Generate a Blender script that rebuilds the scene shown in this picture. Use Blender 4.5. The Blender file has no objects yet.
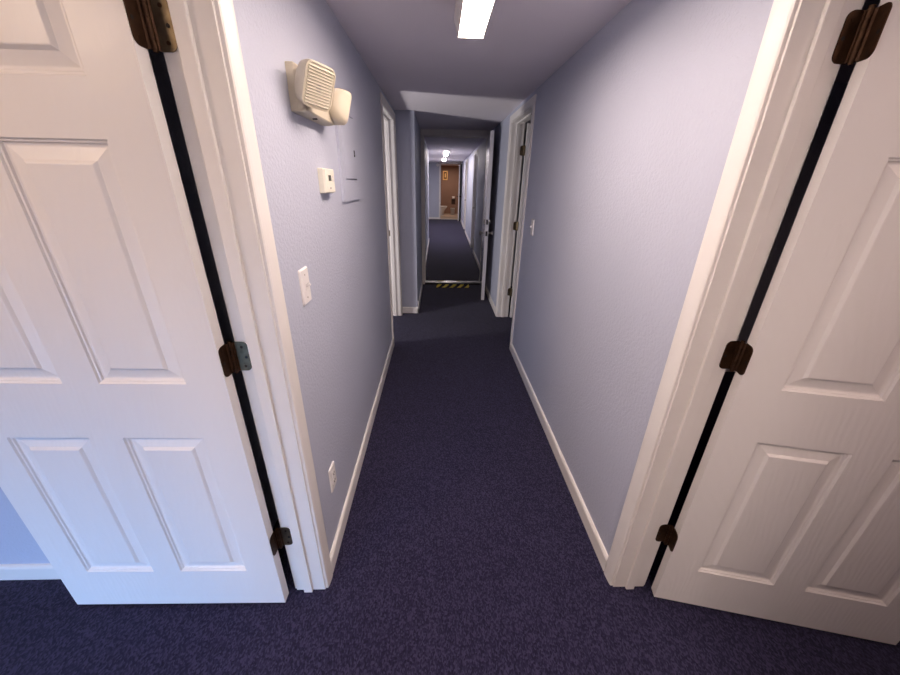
import bpy, bmesh, math
from math import sin, cos, pi, radians as R
from mathutils import Vector, Matrix

SC = bpy.context.scene
COL = SC.collection

# ------------------------------------------------------------------ materials
def new_mat(name):
    m = bpy.data.materials.new(name); m.use_nodes = True
    nt = m.node_tree
    return m, nt, nt.nodes['Principled BSDF']

def coords(nt, scale=(1, 1, 1), kind='Object'):
    tc = nt.nodes.new('ShaderNodeTexCoord'); mp = nt.nodes.new('ShaderNodeMapping')
    mp.inputs['Scale'].default_value = scale
    nt.links.new(tc.outputs[kind], mp.inputs['Vector'])
    return mp.outputs['Vector']

def noise(nt, vec, scale, detail=2.0, rough=.5, dist=0.0):
    n = nt.nodes.new('ShaderNodeTexNoise')
    n.inputs['Scale'].default_value = scale; n.inputs['Detail'].default_value = detail
    n.inputs['Roughness'].default_value = rough; n.inputs['Distortion'].default_value = dist
    nt.links.new(vec, n.inputs['Vector'])
    return n.outputs['Fac']

def bump(nt, bsdf, height, strength, dist):
    b = nt.nodes.new('ShaderNodeBump')
    b.inputs['Strength'].default_value = strength; b.inputs['Distance'].default_value = dist
    nt.links.new(height, b.inputs['Height']); nt.links.new(b.outputs['Normal'], bsdf.inputs['Normal'])
    return b

def ramp(nt, fac, stops):
    r = nt.nodes.new('ShaderNodeValToRGB')
    e = r.color_ramp.elements
    while len(e) < len(stops): e.new(.5)
    for i, (p, c) in enumerate(stops):
        e[i].position = p; e[i].color = (*c, 1)
    nt.links.new(fac, r.inputs['Fac'])
    return r.outputs['Color']

def simple(name, color, rough=.5, metal=0.0, spec=.5, var=.04, vscale=8, coat=0):
    m, nt, b = new_mat(name)
    v = coords(nt)
    f = noise(nt, v, vscale, 3)
    c = ramp(nt, f, [(.3, tuple(x * (1 - var) for x in color)), (.7, tuple(min(1, x * (1 + var)) for x in color))])
    nt.links.new(c, b.inputs['Base Color'])
    b.inputs['Roughness'].default_value = rough; b.inputs['Metallic'].default_value = metal
    b.inputs['Specular IOR Level'].default_value = spec
    if coat: b.inputs['Coat Weight'].default_value = coat; b.inputs['Coat Roughness'].default_value = .06
    return m

def textured(name, color, rough, nscale, strength, dist, var=.03, spec=.35):
    m, nt, b = new_mat(name)
    v = coords(nt)
    f = noise(nt, v, 1.3, 3)
    c = ramp(nt, f, [(.3, tuple(x * (1 - var) for x in color)), (.7, tuple(min(1, x * (1 + var)) for x in color))])
    nt.links.new(c, b.inputs['Base Color'])
    b.inputs['Roughness'].default_value = rough; b.inputs['Specular IOR Level'].default_value = spec
    bump(nt, b, noise(nt, v, nscale, 3, .55), strength, dist)
    return m

def mat_door():
    m, nt, b = new_mat('white_grain_paint')
    b.inputs['Base Color'].default_value = (.82, .79, .78, 1)
    b.inputs['Roughness'].default_value = .38; b.inputs['Specular IOR Level'].default_value = .45
    v = coords(nt, (38, 38, 2.6))
    g = noise(nt, v, 1.0, 5, .62, .6)
    w = nt.nodes.new('ShaderNodeTexWave'); w.wave_type = 'RINGS'; w.rings_direction = 'Y'
    w.inputs['Scale'].default_value = 9; w.inputs['Distortion'].default_value = 9
    w.inputs['Detail'].default_value = 3; w.inputs['Detail Scale'].default_value = .9
    nt.links.new(coords(nt, (2.2, 2.2, .55)), w.inputs['Vector'])
    mx = nt.nodes.new('ShaderNodeMath'); mx.operation = 'MULTIPLY_ADD'; mx.inputs[1].default_value = .55
    nt.links.new(w.outputs['Fac'], mx.inputs[0]); nt.links.new(g, mx.inputs[2])
    bump(nt, b, mx.outputs[0], .36, .0014)
    return m

def mat_trim():
    m, nt, b = new_mat('white_trim_paint')
    v = coords(nt)
    f = noise(nt, v, 6, 3)
    nt.links.new(ramp(nt, f, [(.3, (.79, .755, .73)), (.7, (.83, .80, .775))]), b.inputs['Base Color'])
    b.inputs['Roughness'].default_value = .36; b.inputs['Specular IOR Level'].default_value = .45
    bump(nt, b, noise(nt, coords(nt, (30, 30, 3)), 1.5, 4), .02, .0006)
    return m

def mat_carpet():
    m, nt, b = new_mat('navy_carpet_loop')
    v = coords(nt, (1, .6, 1))
    vo = nt.nodes.new('ShaderNodeTexVoronoi'); vo.inputs['Scale'].default_value = 235      # one random tone per tuft
    nt.links.new(v, vo.inputs['Vector'])
    sp = nt.nodes.new('ShaderNodeSeparateColor'); nt.links.new(vo.outputs['Color'], sp.inputs['Color'])
    big = noise(nt, coords(nt), 1.1, 4, .6)
    mm = nt.nodes.new('ShaderNodeMath'); mm.operation = 'MULTIPLY_ADD'; mm.inputs[1].default_value = .35
    nt.links.new(big, mm.inputs[0]); nt.links.new(sp.outputs[0], mm.inputs[2])
    col = ramp(nt, mm.outputs[0], [(.05, CARPET[0]), (.62, CARPET[1]), (1.0, CARPET[2])])
    nt.links.new(col, b.inputs['Base Color'])
    b.inputs['Roughness'].default_value = .95; b.inputs['Specular IOR Level'].default_value = .1
    b.inputs['Sheen Weight'].default_value = .08; b.inputs['Sheen Roughness'].default_value = .6
    bump(nt, b, vo.outputs['Distance'], .25, .003)
    return m

def mat_emit(name, col, strength):
    m, nt, b = new_mat(name)
    v = coords(nt, (60, 60, 60))
    f = noise(nt, v, 1, 1)
    b.inputs['Base Color'].default_value = (.9, .9, .88, 1)
    nt.links.new(ramp(nt, f, [(.3, tuple(c * .97 for c in col)), (.7, col)]), b.inputs['Emission Color'])
    b.inputs['Emission Strength'].default_value = strength
    return m

def mat_lens():
    m, nt, b = new_mat('prismatic_lens')
    b.inputs['Base Color'].default_value = (.7, .66, .55, 1)
    b.inputs['Roughness'].default_value = .18
    b.inputs['Transmission Weight'].default_value = .25
    b.inputs['IOR'].default_value = 1.45
    bump(nt, b, noise(nt, coords(nt), 260, 1), .25, .001)
    return m

CARPET = [(.0075, .0062, .021), (.0162, .0138, .041), (.036, .032, .076)]
M = {}
M['wall'] = textured('lavender_wall_paint', (.505, .53, .64), .55, 95, .9, .0035)
M['ceil'] = textured('ceiling_paint', (.83, .785, .84), .8, 120, .18, .002)
M['trim'] = mat_trim()
M['door'] = mat_door()
M['carpet'] = mat_carpet()
M['brass'] = simple('aged_brass', (.17, .132, .085), .40, 1.0, .5, .25, 60)
M['brass_shade'] = simple('aged_brass_shaded', (.060, .029, .015), .5, .8, .5, .3, 60)  # same aged brass, with the shade on the hinges put into its colour
M['hole'] = simple('dark_recess', (.01, .008, .008), .7)
M['screw'] = simple('screw_brass', (.30, .20, .10), .35, 1.0)
M['beige'] = simple('beige_plastic', (.64, .575, .45), .45)
M['ivory'] = simple('ivory_plastic', (.84, .81, .70), .4)
M['white'] = simple('white_plastic', (.82, .79, .78), .35)
M['lens'] = mat_lens()
M['reflector'] = simple('lamp_reflector', (.82, .78, .66), .25, .6)
M['lcd'] = simple('lcd_glass', (.06, .065, .05), .2)
M['fixture'] = simple('fixture_enamel', (.80, .76, .73), .45)
M['emit'] = mat_emit('fluorescent_lens', (1.0, .81, .70), 32)
M['emit_rear'] = mat_emit('fluorescent_lens_rear', (1.0, .81, .69), 42)
M['emit2'] = mat_emit('fluorescent_lens_far', (1.0, .88, .83), 38)
M['gloss'] = simple('gloss_white_paint', (.62, .60, .64), .16, 0, .6, .03, 6, .5)
M['steel'] = simple('brushed_metal', (.40, .38, .36), .3, 1.0)
M['blackmetal'] = simple('blackened_metal', (.03, .028, .03), .35, .8)
M['alu'] = simple('aluminium_sill', (.62, .60, .60), .4, .8)
M['yellow'] = simple('yellow_tape', (.88, .68, .10), .8, 0, .1)
M['black'] = simple('black_tape', (.008, .008, .010), .8, 0, .1)
M['tan'] = simple('tan_wall_paint', (.29, .175, .13), .6, 0, .3, .05, 2)
M['gold'] = simple('gold_frame', (.90, .52, .19), .4, .3)
M['mat_dark'] = simple('dark_picture_print', (.16, .075, .03), .6, 0, .3, .5, 30)
M['porcelain'] = simple('porcelain', (.82, .78, .74), .15)
M['tile'] = simple('beige_floor_tile', (.42, .33, .26), .4)
M['paper'] = simple('tissue_paper', (.85, .78, .76), .9)
M['darkwood'] = simple('dark_brown_wood', (.05, .022, .014), .5)
M['towel'] = simple('beige_mat', (.62, .48, .38), .95)
M['bin'] = simple('pale_grey_plastic', (.50, .46, .44), .5)
M['glass'] = simple('window_glass', (.8, .85, .9), .05)
M['glass'].node_tree.nodes['Principled BSDF'].inputs['Transmission Weight'].default_value = 1

# ------------------------------------------------------------------ mesh helpers
def link(name, bm, mat, parent=None, smooth=False, origin=None):
    bmesh.ops.recalc_face_normals(bm, faces=bm.faces[:])
    me = bpy.data.meshes.new(name)
    if origin is not None:
        bmesh.ops.translate(bm, verts=bm.verts[:], vec=-Vector(origin))
    bm.to_mesh(me); bm.free()
    for m in (mat if isinstance(mat, (list, tuple)) else [mat]): me.materials.append(m)
    if smooth:
        for p in me.polygons: p.use_smooth = True
        try: me.set_sharp_from_angle(angle=R(35))
        except Exception: pass
    o = bpy.data.objects.new(name, me); COL.objects.link(o)
    if origin is not None: o.location = origin
    if parent is not None: o.parent = parent
    return o

def box(bm, x0, x1, y0, y1, z0, z1, bev=0.0, seg=2, mi=0):
    t = bmesh.new()
    v = [t.verts.new((x, y, z)) for x in (x0, x1) for y in (y0, y1) for z in (z0, z1)]
    for f in ((0, 1, 3, 2), (4, 6, 7, 5), (0, 4, 5, 1), (2, 3, 7, 6), (0, 2, 6, 4), (1, 5, 7, 3)):
        t.faces.new([v[i] for i in f])
    bmesh.ops.recalc_face_normals(t, faces=t.faces[:])
    if bev: bmesh.ops.bevel(t, geom=t.edges[:], offset=bev, segments=seg, affect='EDGES', profile=.5)
    merge(bm, t, mi=mi)

def merge(bm, t, mat=None, mi=0):
    vm = {}
    for v in t.verts: vm[v] = bm.verts.new(mat @ v.co if mat is not None else v.co)
    for f in t.faces:
        try:
            nf = bm.faces.new([vm[v] for v in f.verts]); nf.material_index = mi or f.material_index; nf.smooth = f.smooth
        except ValueError: pass
    t.free()

def BX(x0, x1, y0, y1, z0, z1, bev=0.0, seg=2):
    bm = bmesh.new(); box(bm, x0, x1, y0, y1, z0, z1, bev, seg); return bm

def cyl(bm, c, axis, r, h, n=20, r2=None, bev=0):
    t = bmesh.new()
    bmesh.ops.create_cone(t, cap_ends=True, segments=n, radius1=r, radius2=r if r2 is None else r2, depth=h)
    if bev: bmesh.ops.bevel(t, geom=[e for e in t.edges if abs(e.verts[0].co.z - e.verts[1].co.z) < 1e-6], offset=bev, segments=2, affect='EDGES')
    q = Vector((0, 0, 1)).rotation_difference(Vector(axis).normalized()).to_matrix().to_4x4()
    merge(bm, t, Matrix.Translation(c) @ q)

def lathe(bm, prof, mat, n=24):
    """prof: list of (r, h); revolved about local z, moved by mat"""
    rings = []
    for r, h in prof:
        if r < 1e-6: rings.append([bm.verts.new(mat @ Vector((0, 0, h)))])
        else: rings.append([bm.verts.new(mat @ Vector((r * cos(2 * pi * k / n), r * sin(2 * pi * k / n), h))) for k in range(n)])
    for a, b in zip(rings, rings[1:]):
        for k in range(n):
            q = [a[k % len(a)], a[(k + 1) % len(a)], b[(k + 1) % len(b)], b[k % len(b)]]
            u = []
            for v in q:
                if v not in u: u.append(v)
            if len(u) > 2:
                try: bm.faces.new(u)
                except ValueError: pass

def rrect(w, h, r, n=6):
    pts = []
    for cx, cy, a0 in ((w/2 - r, h/2 - r, 0), (-w/2 + r, h/2 - r, 90), (-w/2 + r, -h/2 + r, 180), (w/2 - r, -h/2 + r, 270)):
        for k in range(n + 1):
            a = R(a0 + 90 * k / n); pts.append((cx + r * cos(a), cy + r * sin(a)))
    return pts

def loft(bm, loops, cap0=True, cap1=True, mi=0):
    rs = [[bm.verts.new(p) for p in L] for L in loops]
    n = len(rs[0])
    for a, b in zip(rs, rs[1:]):
        for k in range(n):
            f = bm.faces.new((a[k], a[(k + 1) % n], b[(k + 1) % n], b[k])); f.material_index = mi
    if cap0: bm.faces.new(rs[0]).material_index = mi
    if cap1: bm.faces.new(rs[-1]).material_index = mi

def extrude_profile(bm, prof, path0, path1, ax_u, ax_v):
    """2D profile (u,v) carried straight from path0 to path1"""
    u, v = Vector(ax_u), Vector(ax_v)
    loft(bm, [[Vector(p) + u * a + v * b for a, b in prof] for p in (path0, path1)])

def tag(o, label, cat=None, group=None, kind=None):
    o['label'] = label
    if cat: o['category'] = cat
    if group: o['group'] = group
    if kind: o['kind'] = kind
    return o

def empty(name, loc, rz=0.0):
    o = bpy.data.objects.new(name, None); COL.objects.link(o)
    o.location = loc; o.rotation_euler = (0, 0, rz); o.empty_display_size = .1
    return o

def S(name, bm, mat, label, cat, smooth=False):
    o = link(name, bm, mat, None, smooth)
    return tag(o, label, cat, None, 'structure')

# ------------------------------------------------------------------ measured layout (metres; camera over 0,0)
XL, XR, T = -.44, .72, .112
CZ, CZF = 2.13, 2.15
LXR, RXR = XL - T, XR + .126
HD = 2.03                                    # clear door height
D1 = (.148, .908); D2 = (.136, .896)         # clear openings (near, far) of the foreground doorways
D3 = (3.25, 4.045); D4 = (3.165, 4.03)       # the two doorways further down
JX = -.245                                   # narrower left wall past the jog
YJ, YT, YE = 4.15, 5.50, 15.8                # jog, cross door, end wall
YC = 9.85

# ------------------------------------------------------------------ floor / ceiling
S('floor', BX(-4.2, 4.2, -3.6, YE + .1, -.06, 0), M['carpet'], 'dark navy blue flecked carpet covering the corridor and rooms', 'carpet')
S('floor_bathroom', BX(-.5, 1.5, YE + .1, 19.0, -.06, 0), M['tile'], 'beige tiled floor behind the far end doorway', 'floor')
S('ceiling', BX(-4.2, 4.2, -3.6, YT + .06, CZ, CZ + .08), M['ceil'], 'low grey mauve painted ceiling above the near corridor', 'ceiling')
S('ceiling_far', BX(-1.2, 2.2, YT + .06, 19.0, CZF, CZF + .08), M['ceil'], 'grey ceiling of the corridor beyond the threshold', 'ceiling')

# ------------------------------------------------------------------ walls
def wall(name, segs, label, mat='wall'):
    bm = bmesh.new()
    for s in segs: box(bm, *s)
    return S(name, bm, M[mat], label, 'wall')

J = .02
def opening_segs(x0, x1, y0, y1, doors, top):
    out = []; y = y0
    for a, b in doors:
        out.append((x0, x1, y, a - J, 0, top)); out.append((x0, x1, a - J, b + J, HD + J, top)); y = b + J
    out.append((x0, x1, y, y1, 0, top)); return out

wall('wall_left', opening_segs(LXR, XL, -3.5, YJ, (D1, D3), CZ), 'lavender wall on the left holding the emergency light')
wall('wall_right', opening_segs(XR, RXR, -3.5, YT, (D2, D4), CZ), 'lavender wall on the right of the near corridor')
wall('wall_left_jog', [(LXR, JX, YJ, YT, 0, CZ)], 'lavender wall stepping out into corridor past the left doorway')
wall('wall_left_far', [(JX - T, JX, YT + .12, YC, 0, CZF), (-.56, JX - T, YC - .1, YC, 0, CZF), (-.56, -.445, YC, YE, 0, CZF)], 'long left wall of the corridor beyond the threshold')
wall('wall_back', [(LXR, RXR, -3.6, -3.5, 0, CZ)], 'wall closing the corridor behind the viewer')

# cross wall around the threshold doorway
TX0, TX1 = -.205, .675
TH = 2.052
wall('wall_cross', [(JX - .4, TX0 - .02, YT, YT + .12, 0, CZF), (TX1 + .02, RXR + .3, YT, YT + .12, 0, CZF), (TX0 - .02, TX1 + .02, YT, YT + .12, TH + .02, CZF)], 'wall around the threshold doorway in the middle distance')

# far right wall runs at a slight angle
def far_wall_pt(y): return .765 + (.93 - .765) * (y - YT) / (YE - YT)
FR_doors = ((8.2, 8.9), (11.7, 12.5))
fa = math.atan2(.93 - .765, YE - YT)
fr = bmesh.new()
def frp(y, d, z): return Vector((far_wall_pt(y) + d, y, z))
def prism(bm, y0, y1, d0, d1, z0, z1):
    vs = [frp(y, d, z) for y in (y0, y1) for d in (d0, d1) for z in (z0, z1)]
    v = [bm.verts.new(p) for p in vs]
    for f in ((0, 1, 3, 2), (4, 6, 7, 5), (0, 4, 5, 1), (2, 3, 7, 6), (0, 2, 6, 4), (1, 5, 7, 3)): bm.faces.new([v[i] for i in f])
y = YT + .12
for a, b in FR_doors:
    prism(fr, y, a - .02, 0, .11, 0, CZF); prism(fr, a - .02, b + .02, 0, .11, HD + .02, CZF); y = b + .02
prism(fr, y, YE, 0, .11, 0, CZF)
S('wall_right_far', fr, M['wall'], 'long right wall of the corridor beyond the threshold', 'wall')

EX0, EX1, EH = .10, .85, 2.10
wall('wall_end', [(-.56, EX0 - .02, YE, YE + .1, 0, CZF), (EX1 + .02, 1.6, YE, YE + .1, 0, CZF), (EX0 - .02, EX1 + .02, YE, YE + .1, EH + .02, CZF)], 'pale blue wall closing the far end of corridor')
wall('wall_bathroom', [(-.45, 1.5, 18.7, 18.8, 0, CZF), (-.45, -.35, YE + .1, 18.7, 0, CZF), (1.4, 1.5, YE + .1, 18.7, 0, CZF)], 'brown painted wall seen through the far end doorway', 'tan')

# side rooms (beside the foreground doors, and behind the further doorways)
YR = .98
wall('wall_left_room', [(-2.7, -.76, YR, YR + .1, 0, CZ), (-.86, -.76, YR + .1, 1.7, 0, CZ), (-.86, LXR, 1.7, 1.8, 0, CZ), (-2.7, -2.6, YR + .1, YT, 0, CZ), (-2.6, LXR, YT - .1, YT, 0, CZ)], 'pale blue wall behind the open left door')  # includes an added unseen niche beside the hinges that keeps the door gap dark
YB = -1.75                                   # back wall of the left side room, with a low window
WX = (-2.4, -1.0); WZ = (.08, 1.18)
wall('wall_left_room_back', [(-2.7, WX[0], YB - .1, YB, 0, CZ), (WX[1], LXR, YB - .1, YB, 0, CZ), (WX[0], WX[1], YB - .1, YB, 0, WZ[0]), (WX[0], WX[1], YB - .1, YB, WZ[1], CZ), (-2.7, -2.6, YB, YR, 0, CZ)], 'window wall of the left side room')
wall('wall_right_room', [(RXR, 4.2, 2.7, 2.8, 0, CZ), (4.1, 4.2, -3.5, 2.7, 0, CZ), (RXR, 4.2, -3.6, -3.5, 0, CZ), (4.1, 4.2, 2.8, YT, 0, CZ), (RXR, 4.1, YT - .1, YT, 0, CZ)], 'lavender walls of the right side rooms')

# ------------------------------------------------------------------ baseboards
BH, BT = .078, .013
BPROF = [(0, 0), (BT, 0), (BT, BH - .014), (BT - .003, BH - .006), (BT - .008, BH - .001), (0, BH)]
def baseboard(name, runs, label):
    bm = bmesh.new()
    for p0, p1, nrm in runs:
        extrude_profile(bm, BPROF, (p0[0], p0[1], 0), (p1[0], p1[1], 0), (nrm[0], nrm[1], 0), (0, 0, 1))
    return S(name, bm, M['trim'], label, 'baseboard')
CW, CT, REV = .058, .014, .006
co = CW + REV
baseboard('baseboard_left', [((XL, D1[1] + co), (XL, D3[0] - co), (1, 0)), ((XL, -3.5), (XL, D1[0] - co), (1, 0))], 'white baseboard along the left corridor wall')
baseboard('baseboard_right', [((XR, D2[1] + co), (XR, D4[0] - co), (-1, 0)), ((XR, -3.5), (XR, D2[0] - co), (-1, 0))], 'white baseboard along the right corridor wall')
baseboard('baseboard_jog', [((XL, YJ), (JX + BT, YJ), (0, -1)), ((JX, YJ - BT), (JX, YT - .03), (1, 0))], 'white baseboard wrapping the stepped out left wall')
baseboard('baseboard_right_middle', [((XR, D4[1] + co), (XR, YT - .01), (-1, 0))], 'white baseboard right of the open glossy door')
baseboard('baseboard_left_far', [((JX, YT + .14), (JX, YC), (1, 0)), ((-.445, YC + .01), (-.445, YE), (1, 0))], 'white baseboard on left beyond the threshold')
wr = Vector((cos(fa), -sin(fa), 0))
def far_run(y0, y1): return ((far_wall_pt(y0), y0), (far_wall_pt(y1), y1), (-wr.x, -wr.y))
baseboard('baseboard_right_far', [far_run(YT + .14, 8.2 - co), far_run(8.9 + co, 11.7 - co), far_run(12.5 + co, YE)], 'white baseboard on right beyond the threshold')
baseboard('baseboard_end', [((-.445, YE), (EX0 - .065, YE), (0, -1))], 'white baseboard at the far end wall')
baseboard('baseboard_left_room', [((-2.6, YR), (-.76, YR), (0, -1))], 'white baseboard behind the open left door')
baseboard('baseboard_right_room', [((RXR, 2.7), (4.1, 2.7), (0, -1))], 'white baseboard behind the open right door')

# ------------------------------------------------------------------ door frames
CPROF = [(0, 0), (0, .008), (.004, .0105), (.012, .012), (.040, .0145), (.052, CT), (CW, .010), (CW, 0)]   # (across, out of wall)
def door_frame(name, xc, s, d, label, room_casing=True, stop_side=1):
    """xc corridor face, s outward to the room (-1 left, +1 right)"""
    a, b = d; xr = LXR if s < 0 else RXR
    root = empty(name, (xc + s * T / 2, b, 0)); tag(root, label, 'door frame', None, 'structure')
    off = -Vector(root.location)
    def L(n, bm, smooth=False):
        bmesh.ops.translate(bm, verts=bm.verts[:], vec=off); return link(n, bm, M['trim'], root, smooth)
    x0, x1 = sorted((xc, xr))
    L('jamb', BX(x0, x1, b, b + J, 0, HD + J, .0012)); L('jamb', BX(x0, x1, a - J, a, 0, HD + J, .0012))
    L('head_jamb', BX(x0, x1, a, b, HD, HD + J, .0012))
    s0, s1 = sorted((xc + s * .048, xc + s * .080))
    L('door_stop', BX(s0, s1, b - .011, b, 0, HD, .002)); L('door_stop', BX(s0, s1, a, a + .011, 0, HD, .002))
    L('head_stop', BX(s0, s1, a + .011, b - .011, HD - .011, HD, .002))
    faces = [(xc, -s)] + ([(xr, s)] if room_casing else [])
    for xf, n in faces:
        for yy, dr in ((b + REV, 1), (a - REV, -1)):
            bm = bmesh.new()
            zt = HD + REV
            loops = []
            loops.append([Vector((xf + n * v, yy + dr * u, 0)) for u, v in CPROF])
            loops.append([Vector((xf + n * v, yy + dr * u, zt + u)) for u, v in CPROF])
            loft(bm, loops); L('casing', bm)
        bm = bmesh.new()
        loft(bm, [[Vector((xf + n * v, a - REV - u, HD + REV + u)) for u, v in CPROF], [Vector((xf + n * v, b + REV + u, HD + REV + u)) for u, v in CPROF]])
        L('head_casing', bm)
    return root
door_frame('trim_1', XL, -1, D1, 'white jamb and casing of the foreground left doorway')
door_frame('trim_2', XR, 1, D2, 'white jamb and casing of the foreground right doorway')
t3 = door_frame('trim_3', XL, -1, D3, 'white jamb and casing of the farther left doorway')
door_frame('trim_4', XR, 1, D4, 'white jamb and casing of the farther right doorway')
# strike plate on the far jamb of the doorway on the left
bm = bmesh.new(); box(bm, XL - .105, XL - .082, D3[1] - .0015, D3[1], .93, .99, .0006, 1)
bmesh.ops.translate(bm, verts=bm.verts[:], vec=-Vector(t3.location))
tag(link('strike_plate', bm, M['brass'], t3), 'small brass strike plate')

# ------------------------------------------------------------------ six panel doors
def panel_face(bm, w, h, y, ny, xs, zs):
    """door face at plane y with outward normal ny (+-1); panels recessed"""
    def V(x, z, d): return bm.verts.new((x, y - ny * d, z))
    X = [0]; Z = [0]
    for a, b in xs: X += [a, b]
    for a, b in zs: Z += [a, b]
    X.append(w); Z.append(h)
    pset = {(i, j) for i in range(len(X) - 1) for j in range(len(Z) - 1) if i % 2 == 1 and j % 2 == 1}
    grid = {(i, j): V(X[i], Z[j], 0) for i in range(len(X)) for j in range(len(Z))}
    steps = [(.003, .005), (.0065, .006), (.009, .0105), (.0125, .012), (.0155, .012), (.040, .0068), (.0462, .0008), (.0485, .0)]
    for i in range(len(X) - 1):
        for j in range(len(Z) - 1):
            c = [grid[i, j], grid[i + 1, j], grid[i + 1, j + 1], grid[i, j + 1]]
            if (i, j) not in pset:
                bm.faces.new(c)
            else:
                prev = c
                for ins, d in steps:
                    cur = [V(X[i] + ins, Z[j] + ins, d), V(X[i+1] - ins, Z[j] + ins, d), V(X[i+1] - ins, Z[j+1] - ins, d), V(X[i] + ins, Z[j+1] - ins, d)]
                    for k in range(4): bm.faces.new((prev[k], prev[(k+1) % 4], cur[(k+1) % 4], cur[k]))
                    prev = cur
                bm.faces.new(prev)
    return [grid[0, j] for j in range(len(Z))], [grid[len(X)-1, j] for j in range(len(Z))], [grid[i, 0] for i in range(len(X))], [grid[i, len(Z)-1] for i in range(len(X))]

def door_slab(w, h, t, xs, zs):
    """x 0..w from the hinge edge, front at y=0 (faces -y), back at y=t"""
    bm = bmesh.new()
    F = panel_face(bm, w, h, 0, -1, xs, zs); B = panel_face(bm, w, h, t, 1, xs, zs)
    for f, b in zip(F, B):
        for k in range(len(f) - 1): bm.faces.new((f[k], f[k+1], b[k+1], b[k]))
    return bm

ZS = [(.187, .784), (.966, 1.551), (1.659, 1.905)]
def columns(w): 
    st = .107; m = .096; p = (w - 2 * st - m) / 2
    return [(st, st + p), (st + p + m, w - st)]

KN = [(0.0, 0), (.031, 0), (.031, .004), (.026, .008), (.012, .012), (.011, .030), (.020, .036), (.0265, .046), (.027, .055), (.022, .063), (.010, .067), (0, .0675)]
def knob(parent, x, z, t, mat):
    for y, d in ((0, -1), (t, 1)):
        bm = bmesh.new()
        rot = Matrix.Rotation(R(90 * -d), 4, 'X')
        lathe(bm, KN, Matrix.Translation((x, y, z)) @ rot)
        link('door_knob', bm, mat, parent, True)

HH = .089
def leaf_mesh(width, flip):
    """leaf in local (u along +x away from pin, z), rounded on outer corners; thickness along +y"""
    r = .015; pts = [(0, -HH/2)]
    for k in range(7):
        a = R(-90 + 90 * k / 6); pts.append((width - r + r * cos(a), -HH/2 + r + r * sin(a)))
    for k in range(7):
        a = R(90 * k / 6); pts.append((width - r + r * cos(a), HH/2 - r + r * sin(a)))
    pts.append((0, HH/2))
    bm = bmesh.new()
    loft(bm, [[Vector((u, y, z)) for u, z in pts] for y in (0, .0022)])
    return bm

def add_hinge(root, pin_local, z, jamb_dir, door_dir, jamb_off, door_off, jm, dm, width=.036):
    """pin_local xy in root space; *_dir = unit xy direction of the leaf away from the pin; *_off = xy shift of leaf plane from pin"""
    px, py = pin_local
    bm = bmesh.new()
    for k in range(5):
        cyl(bm, (0, 0, -HH/2 + HH * (k + .5) / 5), (0, 0, 1), .0062, HH/5 - .0012, 14, bev=.0006)
    cyl(bm, (0, 0, 0), (0, 0, 1), .0045, HH + .006, 12)
    cyl(bm, (0, 0, HH/2 + .003), (0, 0, 1), .0055, .003, 12)
    for dr, of in ((jamb_dir, jamb_off), (door_dir, door_off)):      # rolled web from the barrel to each leaf
        a0 = Vector((0, 0, 0)); a1 = Vector((of[0] + dr[0] * .003, of[1] + dr[1] * .003, 0))
        nn = Vector((-(a1 - a0).y, (a1 - a0).x, 0)).normalized() * .0011
        loft(bm, [[Vector(((a + n_).x, (a + n_).y, zz)) for a, n_ in ((a0, nn), (a1, nn), (a1, -nn), (a0, -nn))] for zz in (-HH/2 + .001, HH/2 - .001)])
    h = link('hinge', bm, dm, root, True); h.location = (px, py, z)
    for nm, dr, of, mt in (('jamb_leaf', jamb_dir, jamb_off, jm), ('door_leaf', door_dir, door_off, dm)):
        ang = math.atan2(dr[1], dr[0])
        rot = Matrix.Rotation(ang, 4, 'Z')
        nrm = rot @ Vector((0, 1, 0))
        side = 1 if (nrm.x * of[2] + nrm.y * of[3]) > 0 else -1      # of[2:4] = outward (visible) normal
        b = leaf_mesh(width, False)
        M4 = Matrix.Translation((of[0], of[1], 0)) @ rot @ Matrix.Diagonal((1, side, 1, 1))
        bmesh.ops.transform(b, matrix=M4, verts=b.verts[:])
        link(nm, b, mt, h)
        for u, zz in ((.020, .029), (.027, -.002), (.020, -.030)):
            s = bmesh.new()
            c = Matrix.Translation((of[0], of[1], 0)) @ rot @ Vector((u, side * .0024, zz))
            cyl(s, c, nrm, .0038, .0014, 12)
            link('screw', s, M['hole'] if zz == -.002 else M['brass_shade'], h)
    return h

# foreground left door: hinge edge at x=-.580, leaf runs to -x, faces -y
LW = .774
def door(name, hinge_xy, ang, w, label, mirror, handle_mat=M['brass'], h=2.012, gap=.013, t=.035, mat=M['door']):
    """hinge_xy = front corner of the hinge edge (on floor); local +x runs along the leaf, local -y is the front"""
    root = empty(name, (hinge_xy[0], hinge_xy[1], 0), ang)
    bm = door_slab(w, h, t, columns(w), ZS)
    if mirror: pass
    bmesh.ops.translate(bm, verts=bm.verts[:], vec=(0, 0, gap))
    link('slab', bm, mat, root)
    knob(root, w - .06, .93, t, handle_mat)
    tag(root, label, 'door', None, 'structure')
    return root

# left leaf: local +x must be world -x and front (-y local) must face world -y  -> mirrored, so build with scale-free trick:
dl = empty('door_1', (-.575, .855, 0), R(-.6))
bm = door_slab(LW, 2.012, .035, columns(LW), ZS)
bmesh.ops.transform(bm, matrix=Matrix.Translation((0, 0, .013)) @ Matrix.Diagonal((-1, 1, 1, 1)), verts=bm.verts[:])
link('slab', bm, M['door'], dl)
knob(dl, -(LW - .06), .93, .035, M['brass'])
tag(dl, 'white six panel door standing open on the left in the foreground', 'door', None, 'structure')
HZ = (1.770, 1.040, .312)
for z in HZ:
    add_hinge(dl, (.0105, .042), z, (1, 0), (0, -1), (.0045, .0098, 0, -1), (-.0103, -.004, 1, 0), M['brass'], M['brass_shade'])

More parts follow.
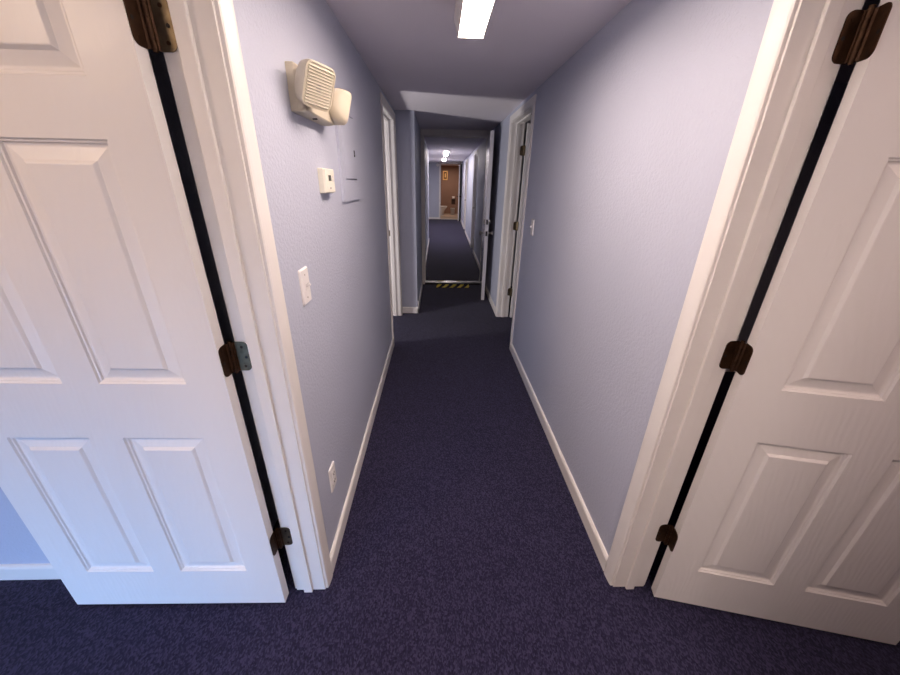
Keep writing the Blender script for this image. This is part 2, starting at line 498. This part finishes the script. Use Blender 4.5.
RA = -math.atan2(.176, .778)
dr_ = door('door_2', (.860, .849), RA, .801, 'white six panel door standing ajar on the right in the foreground', False)
ca, sa = cos(-RA), sin(-RA)
def w2l(vx, vy): return (vx * ca - vy * sa, vx * sa + vy * ca)
pl = w2l(-.0025, .0365)
jd = w2l(-1, 0); jo = w2l(-.001, .0105); jn = w2l(0, -1)
for z in (1.785, 1.055, .315):
    add_hinge(dr_, pl, z, jd, (0, -1), (jo[0], jo[1], jn[0], jn[1]), (-pl[0], -.004, -1, 0), M['brass_shade'], M['brass_shade'], .034)

# farther right doorway: leaf swung 90 degrees into its room, hinged on the far jamb
d4 = door('door_3', (RXR + .022, D4[1] - .052), 0, .80, 'white door opened into the room at the farther right doorway', False)
for z in (1.79, 1.06, .315):
    add_hinge(d4, (-.0105, .042), z, (-1, 0), (0, -1), (-.002, .0098, 0, -1), (.0085, -.006, -1, 0), M['brass'], M['brass'], .034)

# ------------------------------------------------------------------ threshold doorway
fr_ = empty('trim_5', (.23, YT, 0)); tag(fr_, 'painted frame of the threshold doorway in the middle distance', 'door frame', None, 'structure')
def LT(n, bm, m='trim'):
    bmesh.ops.translate(bm, verts=bm.verts[:], vec=-Vector(fr_.location)); return link(n, bm, M[m], fr_)
LT('jamb', BX(TX0 - .02, TX0, YT - .024, YT + .125, 0, TH + .02, .001)); LT('jamb', BX(TX1, TX1 + .02, YT - .024, YT + .125, 0, TH + .02, .001))
LT('head_jamb', BX(TX0, TX1, YT - .024, YT + .125, TH, TH + .02, .001))
LT('door_stop', BX(TX0, TX0 + .012, YT + .05, YT + .09, 0, TH, .002)); LT('door_stop', BX(TX1 - .012, TX1, YT + .05, YT + .09, 0, TH, .002))
LT('head_stop', BX(TX0 + .012, TX1 - .012, YT + .05, YT + .09, TH - .012, TH, .002))
LT('casing', BX(JX + .001, TX0 - .0205, YT - .016, YT, 0, TH + .0205, .003)); LT('casing', BX(TX1 + .0205, XR - .001, YT - .016, YT, 0, TH + .0205, .003))
LT('head_casing', BX(JX + .001, XR - .001, YT - .016, YT, TH + .0207, CZ - .002, .003))

sill = empty('threshold', (.23, YT - .03, 0)); tag(sill, 'raised metal threshold across the floor of middle doorway', 'threshold')
bm = bmesh.new()
prof = [(-.02, 0), (-.005, .016), (.015, .022), (.105, .022), (.125, .012), (.13, 0)]
loft(bm, [[Vector((x - .23, p[0] + .02, p[1])) for p in prof] for x in (TX0 + .001, TX1 - .001)])
link('saddle', bm, M['blackmetal'], sill)
for y0, y1, z in ((.022, .032, .0145), (.112, .130, .0222)):
    link('metal_strip', BX(TX0 - .229, TX1 - .231, y0 - .003, y1, z, z + .003, .0006), M['alu'], sill)

# striped tape stuck on the carpet at the lip
bm = bmesh.new()
tx0, tx1, n = -.02, .485, 4
y0, y1 = 5.285, 5.425
def tz(y): return .004 + .012 * max(0, (y - 5.36) / .065)
cell = (tx1 - tx0) / (n + .35)
def quadstrip(u0b, u1b, u0t, u1t, mi):
    vs = []
    cl = lambda u: min(max(u, tx0), tx1)
    rows = []
    for k in range(4):
        f = k / 3; yy = y0 + (y1 - y0) * f
        rows.append((cl(u0b + (u0t - u0b) * f), cl(u1b + (u1t - u1b) * f), yy, tz(yy)))
    for p, q in zip(rows, rows[1:]):
        if p[1] - p[0] < 1e-5 and q[1] - q[0] < 1e-5: continue
        lo = [bm.verts.new((p[0], p[2], p[3])), bm.verts.new((p[1], p[2], p[3])), bm.verts.new((q[1], q[2], q[3])), bm.verts.new((q[0], q[2], q[3]))]
        up = [bm.verts.new(v.co + Vector((0, 0, .0015))) for v in lo]
        for f_ in ((up[0], up[1], up[2], up[3]), (lo[3], lo[2], lo[1], lo[0])):
            try: bm.faces.new(f_).material_index = mi
            except ValueError: pass
        for k in range(4):
            try: bm.faces.new((lo[k], lo[(k+1) % 4], up[(k+1) % 4], up[k])).material_index = mi
            except ValueError: pass
sh = cell * .55
for k in range(-1, n + 2):
    u = tx0 + k * cell + .02
    quadstrip(u, u + cell * .52, u + sh, u + cell * .52 + sh, 1)
    quadstrip(u + cell * .52, u + cell, u + cell * .52 + sh, u + cell + sh, 0)
o = link('hazard_tape', bm, [M['yellow'], M['black']]); tag(o, 'yellow and black striped warning tape on floor before the threshold', 'tape')
for x0, x1, lab in ((0, .10, 'longer yellow tape scrap on the threshold strip, toward the left'), (.30, .36, 'shorter yellow tape scrap on the threshold strip, toward the right')):
    tag(link('tape_scrap', BX(x0, x1, YT + .080, YT + .101, .0252, .0264), M['yellow']), lab, 'tape')

# glossy door of the threshold, swung towards the viewer along the right wall
gang = math.atan2(4.62 - 5.485, .588 - .660)
gd = empty('door_4', (.660, 5.485, 0), gang)
tag(gd, 'glossy white door swung open at the right of the threshold', 'door', None, 'structure')
bm = BX(0, .86, 0, .044, .02, 2.03, .0015, 1); link('slab', bm, M['gloss'], gd)
for z, nm in ((1.04, 'door_knob'), (.893, 'deadbolt')):
    pass
for y_, d in ((0, -1), (.044, 1)):
    rot = Matrix.Rotation(R(-90 * d), 4, 'X')
    bm = bmesh.new(); lathe(bm, KN, Matrix.Translation((.80, y_, .895)) @ rot); link('door_knob', bm, M['steel'], gd, True)
    bm = bmesh.new(); lathe(bm, [(0, 0), (.030, 0), (.030, .010), (.022, .020), (.012, .022), (0, .022)], Matrix.Translation((.80, y_, 1.035)) @ rot)
    link('deadbolt', bm, M['steel'], gd, True)
for z in (.895, 1.035):
    tag(link('latch_plate', BX(.8595, .8625, .009, .035, z - .030, z + .030, .0008, 1), M['blackmetal'], gd), 'dark metal latch plate on door edge')
for z in (1.80, 1.03, .28):
    bm = bmesh.new(); cyl(bm, (-.004, .048, z), (0, 0, 1), .006, .09, 12); link('hinge', bm, M['steel'], gd, True)

# ------------------------------------------------------------------ far corridor doors and frames (right wall)
for i, ((a, b), lab) in enumerate(zip(FR_doors, ('nearer', 'farther'))):
    w = b - a
    root = empty('trim_%d' % (6 + i), (far_wall_pt(a), a, 0), pi/2 - fa)
    tag(root, 'white casing of the %s closed door on the far right wall' % lab, 'door frame', None, 'structure')
    # local +x along wall (away), +y towards the corridor
    link('casing', BX(-.064, -.006, 0, .016, 0, HD + .064, .003), M['trim'], root)
    link('casing', BX(w + .006, w + .064, 0, .016, 0, HD + .064, .003), M['trim'], root)
    link('head_casing', BX(-.006, w + .006, 0, .016, HD + .006, HD + .064, .003), M['trim'], root)
    link('jamb', BX(-.018, 0, -.108, 0, 0, HD + .018), M['trim'], root)
    link('jamb', BX(w, w + .018, -.108, 0, 0, HD + .018), M['trim'], root)
    link('head_jamb', BX(0, w, -.108, 0, HD, HD + .018), M['trim'], root)
    dd = empty('door_%d' % (5 + i), root.location, pi/2 - fa)
    tag(dd, 'white %s closed panel door on the far right wall' % lab, 'door', None, 'structure')
    bm = door_slab(w - .008, 2.01, .035, columns(w - .008), ZS)
    bmesh.ops.translate(bm, verts=bm.verts[:], vec=(.004, -.085, .012)); link('slab', bm, M['door'], dd)
    bm = bmesh.new(); lathe(bm, KN, Matrix.Translation((w - .07, -.05, .93)) @ Matrix.Rotation(R(-90), 4, 'X')); link('door_knob', bm, M['steel'], dd, True)

# ------------------------------------------------------------------ far end doorway and its open door
fe = empty('trim_8', (.475, YE, 0)); tag(fe, 'white casing of the doorway at the far end', 'door frame', None, 'structure')
def LE(n, bm):
    bmesh.ops.translate(bm, verts=bm.verts[:], vec=-Vector(fe.location)); return link(n, bm, M['trim'], fe)
LE('casing', BX(EX0 - .072, EX0 - .004, YE - .016, YE, 0, EH + .06, .003)); LE('casing', BX(EX1 + .004, EX1 + .072, YE - .016, YE, 0, EH + .06, .003))
LE('head_casing', BX(EX0 - .004, EX1 + .004, YE - .016, YE, EH + .004, EH + .06, .003))
LE('jamb', BX(EX0 - .018, EX0, YE - .002, YE + .1, 0, EH + .018)); LE('jamb', BX(EX1, EX1 + .018, YE - .002, YE + .1, 0, EH + .018)); LE('head_jamb', BX(EX0, EX1, YE - .002, YE + .1, EH, EH + .018))
LE('door_sill', BX(EX0, EX1, YE, YE + .09, 0, .012, .003))
eang = math.atan2(-.72, -.045)
ed = empty('door_7', (EX1 - .012, YE - .022, 0), eang)
tag(ed, 'white door swung open beside the far end doorway', 'door', None, 'structure')
bm = door_slab(.72, EH - .03, .036, columns(.72), ZS); bmesh.ops.translate(bm, verts=bm.verts[:], vec=(0, 0, .012)); link('slab', bm, M['door'], ed)
knob(ed, .66, .93, .036, M['brass_shade'])

# ------------------------------------------------------------------ bathroom contents
pf = empty('framed_picture', (.33, 18.7, 1.72)); tag(pf, 'gold framed picture hanging on the brown wall at far end', 'picture')
bm = bmesh.new()
for (x0, x1, z0, z1) in ((-.115, -.07, -.20, .20), (.07, .115, -.20, .20), (-.07, .07, .15, .20), (-.07, .07, -.20, -.15)):
    box(bm, x0, x1, -.025, 0, z0, z1, .004)
link('frame', bm, M['gold'], pf)
link('print', BX(-.075, .075, -.012, -.004, -.155, .155), M['mat_dark'], pf)
bm = bmesh.new(); box(bm, -.028, .028, -.0135, -.012, -.09, .09); link('print_centre', bm, M['gold'], pf)

toi = empty('toilet', (.12, 17.75, 0)); tag(toi, 'white toilet partly hidden by left side of far doorway', 'toilet')
bm = bmesh.new()
def ell(cx, cy, rx, ry, z, n=24): return [Vector((cx + rx * cos(2*pi*k/n), cy + ry * sin(2*pi*k/n), z)) for k in range(n)]
loft(bm, [ell(.0, 0, .17, .11, 0), ell(.0, 0, .15, .10, .08), ell(.03, 0, .15, .12, .2), ell(.08, 0, .21, .175, .34), ell(.08, 0, .22, .185, .37), ell(.08, 0, .16, .13, .37), ell(.08, 0, .10, .08, .25)])
link('bowl', bm, M['porcelain'], toi, True)
bm = bmesh.new(); loft(bm, [ell(.08, 0, .225, .19, .372), ell(.08, 0, .23, .195, .38), ell(.08, 0, .225, .19, .405), ell(.08, 0, .19, .16, .41)]); link('seat_lid', bm, M['porcelain'], toi, True)
link('tank', BX(-.34, -.15, -.21, .21, .34, .70, .02, 3), M['porcelain'], toi, True)
link('tank_lid', BX(-.35, -.14, -.22, .22, .70, .735, .012, 2), M['porcelain'], toi, True)
bm = bmesh.new(); cyl(bm, (-.13, -.15, .64), (0, 1, 0), .008, .05, 10); link('flush_lever', bm, M['steel'], toi)

rh = empty('toilet_paper_holder', (.74, 18.7, .72)); tag(rh, 'dark wooden holder with white tissue roll on the brown wall', 'tissue holder')
bm = bmesh.new(); box(bm, -.09, .09, -.02, 0, -.28, -.04, .006); box(bm, -.09, -.075, -.09, -.02, -.06, .02, .003); box(bm, .075, .09, -.09, -.02, -.06, .02, .003)
link('bracket', bm, M['darkwood'], rh)
bm = bmesh.new(); lathe(bm, [(.02, -.055), (.058, -.055), (.06, -.05), (.06, .05), (.058, .055), (.02, .055), (.02, -.055)], Matrix.Translation((0, -.075, .02)) @ Matrix.Rotation(R(90), 4, 'Y'), 24)
link('tissue_roll', bm, M['paper'], rh, True)

wb = empty('waste_bin', (.69, 18.05, 0)); tag(wb, 'small pale grey waste bin on the tiles at far right', 'bin')
bm = bmesh.new(); lathe(bm, [(0, 0), (.085, 0), (.09, .01), (.105, .27), (.112, .275), (.112, .285), (.102, .285), (.085, .02), (0, .018)], Matrix.Identity(4), 24)
link('pail', bm, M['bin'], wb, True)
bm = bmesh.new(); lathe(bm, [(.112, .285), (.116, .288), (.116, .298), (.10, .298), (.10, .285), (.112, .285)], Matrix.Identity(4), 24); link('rim', bm, M['white'], wb, True)
bm = bmesh.new(); loft(bm, [[Vector((x, y_, z)) for x, y_ in rrect(.5, .36, .05)] for z in (0.0, .012)]); 
bmesh.ops.translate(bm, verts=bm.verts[:], vec=(.50, 17.3, 0))
tag(link('bath_mat', bm, M['towel']), 'beige bath mat on the floor inside the far end doorway', 'mat')

# ------------------------------------------------------------------ ceiling lights
def ceiling_light(x, y0, y1, z_top, label, emit, wrap=False):
    root = empty('ceiling_light', (x, (y0 + y1) / 2, z_top)); tag(root, label, 'ceiling light', 'fluorescent strip lights along the corridor ceiling')
    L = (y1 - y0) / 2
    if wrap:                                   # flat lens on a shallow pan
        link('housing', BX(-.060, .060, -L, L, -.022, 0, .003), M['fixture'], root)
        bm = bmesh.new()
        prof = [(-.055, -.0225), (-.053, -.028), (-.045, -.032), (.045, -.032), (.053, -.028), (.055, -.0225)]
        loft(bm, [[Vector((a, yy, b)) for a, b in prof] for yy in (-L + .004, L - .004)]); link('diffuser', bm, emit, root)
        return root
    bm = bmesh.new()
    prof = [(-.070, 0), (-.070, -.030), (-.053, -.080), (-.050, -.080), (-.050, -.074), (.050, -.074), (.050, -.080), (.053, -.080), (.070, -.030), (.070, 0)]
    loft(bm, [[Vector((a, yy, b)) for a, b in prof] for yy in (-L, L)]); link('housing', bm, M['fixture'], root)
    bm = bmesh.new()
    prof = [(-.0495, -.0735), (-.0495, -.079), (-.044, -.0825), (.044, -.0825), (.0495, -.079), (.0495, -.0735)]
    loft(bm, [[Vector((a, yy, b)) for a, b in prof] for yy in (-L + .006, L - .006)]); link('diffuser', bm, emit, root)
    for s in (-1, 1):
        bm = bmesh.new()
        pr = [(-.0705, 0), (-.0705, -.031), (-.053, -.0835), (.053, -.0835), (.0705, -.031), (.0705, 0)]
        yy0, yy1 = sorted((s * L, s * (L + .004)))
        loft(bm, [[Vector((a, yy, b)) for a, b in pr] for yy in (yy0, yy1)]); link('end_cap', bm, M['fixture'], root)
    return root
ceiling_light(.132, .64, 1.862, CZ, 'strip light on ceiling above the near corridor, at top of view', M['emit'])
ceiling_light(.132, -1.52, -.30, CZ, 'strip light on the ceiling behind the viewer', M['emit_rear'])
ceiling_light(.195, 9.5, 10.9, CZF, 'nearer of the two small bright lights beyond the threshold', M['emit2'], True)
ceiling_light(.195, 12.6, 13.9, CZF, 'farther of the two small bright lights beyond the threshold', M['emit2'], True)

sd = empty('smoke_detector', (-.03, YE, 2.06)); tag(sd, 'small white round detector high on the far end wall', 'smoke detector')
bm = bmesh.new(); lathe(bm, [(0, .035), (.04, .034), (.055, .022), (.06, .006), (.06, 0), (0, 0)], Matrix.Rotation(R(90), 4, 'X'), 20); link('cover', bm, M['white'], sd, True)
bm = bmesh.new(); lathe(bm, [(0, .0365), (.007, .036), (.007, .033), (0, .033)], Matrix.Rotation(R(90), 4, 'X'), 10); link('test_button', bm, M['bin'], sd, True)

# ------------------------------------------------------------------ emergency light on the left wall
el = empty('emergency_light', (XL, 1.42, 1.742)); tag(el, 'beige emergency light with twin lamp heads on the left wall', 'emergency light')
bm = bmesh.new()
W2, H2 = .160, .0615
def rr(y0, y1, z0, z1, r, x):
    return [Vector((x, (y0 + y1)/2 + u, (z0 + z1)/2 + v)) for u, v in rrect(y1 - y0, z1 - z0, r, 3)]
loft(bm, [rr(-W2, W2, -H2, H2, .004, 0), rr(-W2, W2, -H2, H2, .004, .022), rr(-W2 + .006, W2 - .006, -H2 + .002, H2 - .012, .004, .042), rr(-W2 + .012, W2 - .012, -H2 + .006, H2 - .018, .004, .046)])
link('housing', bm, M['beige'], el)
bm = bmesh.new(); cyl(bm, (.026, -.02, -H2 - .0005), (0, 0, 1), .008, .003, 16); tag(link('test_button', bm, M['black'], el), 'small black test button under the housing')
def lamp_head(c, yaw, pitch, roll=0.0):
    """head with lens normal along local +z"""
    n = Matrix.Rotation(yaw, 4, 'Z') @ Matrix.Rotation(pitch, 4, 'Y') @ Matrix.Rotation(roll, 4, 'X')
    # local frame: lens normal = +x rotated; height = z
    Mx = Matrix.Translation(c) @ n
    def lp(w, h, r, x): return [Mx @ Vector((x, u, v)) for u, v in rrect(w, h, r, 5)]
    bm = bmesh.new()
    loft(bm, [lp(.05, .05, .02, -.058), lp(.075, .080, .03, -.050), lp(.098, .104, .026, -.030), lp(.106, .112, .022, -.008), lp(.108, .114, .022, .004)], True, False)
    bm2 = bmesh.new()
    loft(bm2, [lp(.108, .114, .022, .004), lp(.108, .114, .022, .008), lp(.099, .105, .019, .0095), lp(.098, .104, .019, .006)], False, False)
    merge(bm, bm2)
    hd = link('lamp_head', bm, M['beige'], el, True)
    b = bmesh.new(); loft(b, [lp(.098, .104, .019, .004), lp(.098, .104, .019, .0065)]); 
    # prismatic ribs
    for k in range(13):
        z = -.048 + k * .0075
        vs = [Mx @ Vector((x, y_, zz)) for x, y_, zz in ((.0065, -.0455, z), (.0115, -.0455, z + .0012), (.0065, -.0455, z + .0058), (.0065, .0455, z), (.0115, .0455, z + .0012), (.0065, .0455, z + .0058))]
        v = [b.verts.new(p) for p in vs]
        for f in ((0, 1, 2), (3, 5, 4), (0, 3, 4, 1), (1, 4, 5, 2), (2, 5, 3, 0)): b.faces.new([v[i] for i in f])
    link('lens', b, M['ribs'], hd)
    b = bmesh.new(); cyl(b, Mx @ Vector((.005, 0, -.005)), Mx.to_3x3() @ Vector((1, 0, 0)), .010, .005, 16); link('bulb', b, M['steel'], hd)
    # swivel neck to the housing
    b = bmesh.new(); p = Mx @ Vector((-.052, 0, 0)); q = Vector((.03, p.y * .8, p.z - .01))
    cyl(b, (p + q) / 2, (p - q), .016, (p - q).length + .02, 16); link('swivel', b, M['beige'], hd, True)
M['ribs'] = simple('ribbed_lens_plastic', (.66, .62, .50), .22)
lamp_head(Vector((.086, -.162, .002)), R(-32.5), R(18.6), R(-4.4))
lamp_head(Vector((.066, .150, -.002)), R(56), R(16), R(4))

# ------------------------------------------------------------------ thermostat
th = empty('wall_thermostat', (XL, 1.505, 1.49)); tag(th, 'ivory thermostat on left wall under the emergency light', 'thermostat')
bm = bmesh.new(); loft(bm, [rr(-.060, .060, -.043, .043, .004, 0), rr(-.060, .060, -.043, .043, .004, .018), rr(-.056, .056, -.041, .041, .006, .027), rr(-.052, .045, -.038, .038, .006, .029)])
link('case', bm, M['ivory'], th)
tag(link('display', BX(.0285, .0297, -.030, .005, .000, .020, .0003, 1), M['lcd'], th), 'dark display window')
for zz in (.014, .000): link('button', BX(.0285, .031, .022, .034, zz - .004, zz + .004, .001), M['white'], th)
link('slider', BX(.0285, .031, -.020, -.005, -.028, -.022, .001), M['bin'], th)

# ------------------------------------------------------------------ painted electrical panel cover
ep = empty('breaker_panel', (XL, 1.93, 1.60)); tag(ep, 'flush breaker panel cover painted the colour of left wall', 'electrical panel')
bm = bmesh.new()
y0, y1, z0, z1 = -.17, .205, -.20, .24
a0, a1, b0, b1 = -.102, .150, -.108, .175
DP = .011
for q in ((y0, a0, z0, z1), (a1, y1, z0, z1), (a0, a1, z0, b0), (a0, a1, b1, z1)): box(bm, 0, DP, *q)
link('cover_frame', bm, M['wall'], ep)
link('panel_door', BX(0, DP + .0006, a0 + .005, a1 - .003, b0 + .007, b1 - .004, .0008, 1), M['wall'], ep)
bm = bmesh.new(); box(bm, DP, DP + .004, .112, .121, .012, .030, .001); cyl(bm, (DP + .002, .1165, .006), (1, 0, 0), .006, .005, 14); tag(link('latch', bm, M['blackmetal'], ep), 'small dark latch')
for yy, zz in ((-.140, -.155), (.18, -.155), (-.140, .205), (.18, .205)):
    bm = bmesh.new(); cyl(bm, (DP + .0002, yy, zz), (1, 0, 0), .004, .002, 12); link('cover_screw', bm, M['wall'], ep)

# ------------------------------------------------------------------ switches and outlet
def plate_mesh(w=.070, h=.115, d=.0065):
    bm = bmesh.new(); loft(bm, [rr(-w/2, w/2, -h/2, h/2, .004, 0), rr(-w/2, w/2, -h/2, h/2, .004, .002), rr(-w/2 + .004, w/2 - .004, -h/2 + .004, h/2 - .004, .004, d)]); return bm
def light_switch(loc, rz, label):
    r = empty('light_switch', loc, rz); tag(r, label, 'light switch', 'light switches on the corridor walls')
    link('cover_plate', plate_mesh(.074, .118), M['white'], r)
    bm = bmesh.new(); box(bm, .006, .0075, -.0055, .0055, -.013, .013, .0005, 1)
    t = bmesh.new(); box(t, 0, .017, -.004, .004, -.006, .006, .0015)
    merge(bm, t, Matrix.Translation((.005, 0, .001)) @ Matrix.Rotation(R(-28), 4, 'Y')); link('toggle', bm, M['white'], r)
    for z in (-.038, .038):
        s = bmesh.new(); cyl(s, (.0066, 0, z), (1, 0, 0), .003, .0016, 10); link('screw', s, M['bin'], r)
light_switch((XL, 1.158, 1.172), 0, 'white toggle switch on left wall beside the foreground doorway')
light_switch((XR, 2.80, 1.186), pi, 'white toggle switch on the right corridor wall')
ou = empty('wall_outlet', (XL, 1.150, .350)); tag(ou, 'white wall outlet low on left wall above the baseboard', 'outlet')
link('cover_plate', plate_mesh(), M['white'], ou)
for z in (-.0195, .0195):
    bm = bmesh.new(); loft(bm, [[Vector((x, u, z + v)) for u, v in rrect(.034, .028, .010, 4)] for x in (.005, .0085)]); rc = link('receptacle', bm, M['white'], ou)
    bm = bmesh.new(); box(bm, .008, .0092, -.008, -.0055, z - .003, z + .006); box(bm, .008, .0092, .0055, .008, z - .003, z + .006); cyl(bm, (.0086, 0, z - .0085), (1, 0, 0), .0025, .0012, 10)
    link('slots', bm, M['hole'], rc)

# ------------------------------------------------------------------ window of the left side room
wn = empty('window_1', ((WX[0] + WX[1]) / 2, YB - .05, (WZ[0] + WZ[1]) / 2)); tag(wn, 'daylight window of the left side room', 'window', None, 'structure')
bm = bmesh.new(); hy, hz = .7, .55
for q in ((-hy, -hy + .05, -hz, hz), (hy - .05, hy, -hz, hz), (-hy + .05, hy - .05, -hz, -hz + .05), (-hy + .05, hy - .05, hz - .05, hz), (-.02, .02, -hz + .05, hz - .05)): box(bm, q[0], q[1], -.03, .03, q[2], q[3])
link('frame', bm, M['trim'], wn)
link('pane', BX(-hy + .05, hy - .05, -.003, .003, -hz + .05, hz - .05), M['glass'], wn)

# ------------------------------------------------------------------ lights
def area(name, loc, target, sx, sy, power, color, shape='RECTANGLE', spread=180):
    l = bpy.data.lights.new(name, 'AREA'); l.shape = shape; l.size = sx; l.size_y = sy; l.energy = power; l.color = color; l.spread = R(spread)
    o = bpy.data.objects.new(name, l); COL.objects.link(o); o.location = loc
    o.rotation_euler = (Vector(target) - Vector(loc)).to_track_quat('-Z', 'Y').to_euler()
    return o
area('daylight_window_left_room', (-1.7, YB + .02, .42), (-1.2, .86, -.22), 1.3, .6, 9.5, (.33, .56, 1.0), 'RECTANGLE', 70)
area('lamp_second_left_room', (-2.5, 2.83, .67), (-.3, 3.75, 2.1), .30, .50, 30, (1.0, .93, .90))
area('ceiling_lamp_left_room', (-1.35, .05, 2.04), (-.9, .2, 0), .30, .30, 7.5, (1.0, .72, .52))
area('ceiling_lamp_right_room', (1.45, -.10, 1.95), (.95, .1, 0), .30, .30, 3.6, (1.0, .70, .60))
area('bathroom_light', (.5, 17.6, 2.08), (.5, 17.6, 0), .3, .3, 9, (1.0, .80, .66))

w = bpy.data.worlds.new('World'); SC.world = w; w.use_nodes = True
bg = w.node_tree.nodes['Background']; bg.inputs[0].default_value = (.55, .7, 1, 1); bg.inputs[1].default_value = .25

# ------------------------------------------------------------------ camera
f, pitch, yaw, roll = 356.25, .41483, .038514, .0210585
fw = Vector((sin(yaw) * cos(pitch), cos(yaw) * cos(pitch), -sin(pitch)))
r0 = Vector((cos(yaw), -sin(yaw), 0)); u0 = r0.cross(fw)
r = cos(roll) * r0 + sin(roll) * u0; u = -sin(roll) * r0 + cos(roll) * u0
cam = bpy.data.cameras.new('camera'); cam.sensor_width = 36; cam.sensor_fit = 'HORIZONTAL'; cam.lens = f / 900 * 36
cam.clip_start = .02; cam.clip_end = 100
co_ = bpy.data.objects.new('camera', cam); COL.objects.link(co_)
mw = Matrix((r, u, -fw)).transposed().to_4x4(); mw.translation = (0, 0, 1.5); co_.matrix_world = mw
SC.camera = co_

SC.view_settings.view_transform = 'Standard'; SC.view_settings.look = 'None'
SC.view_settings.exposure = 0.71; SC.view_settings.gamma = 1; SC.view_settings.use_curve_mapping = False
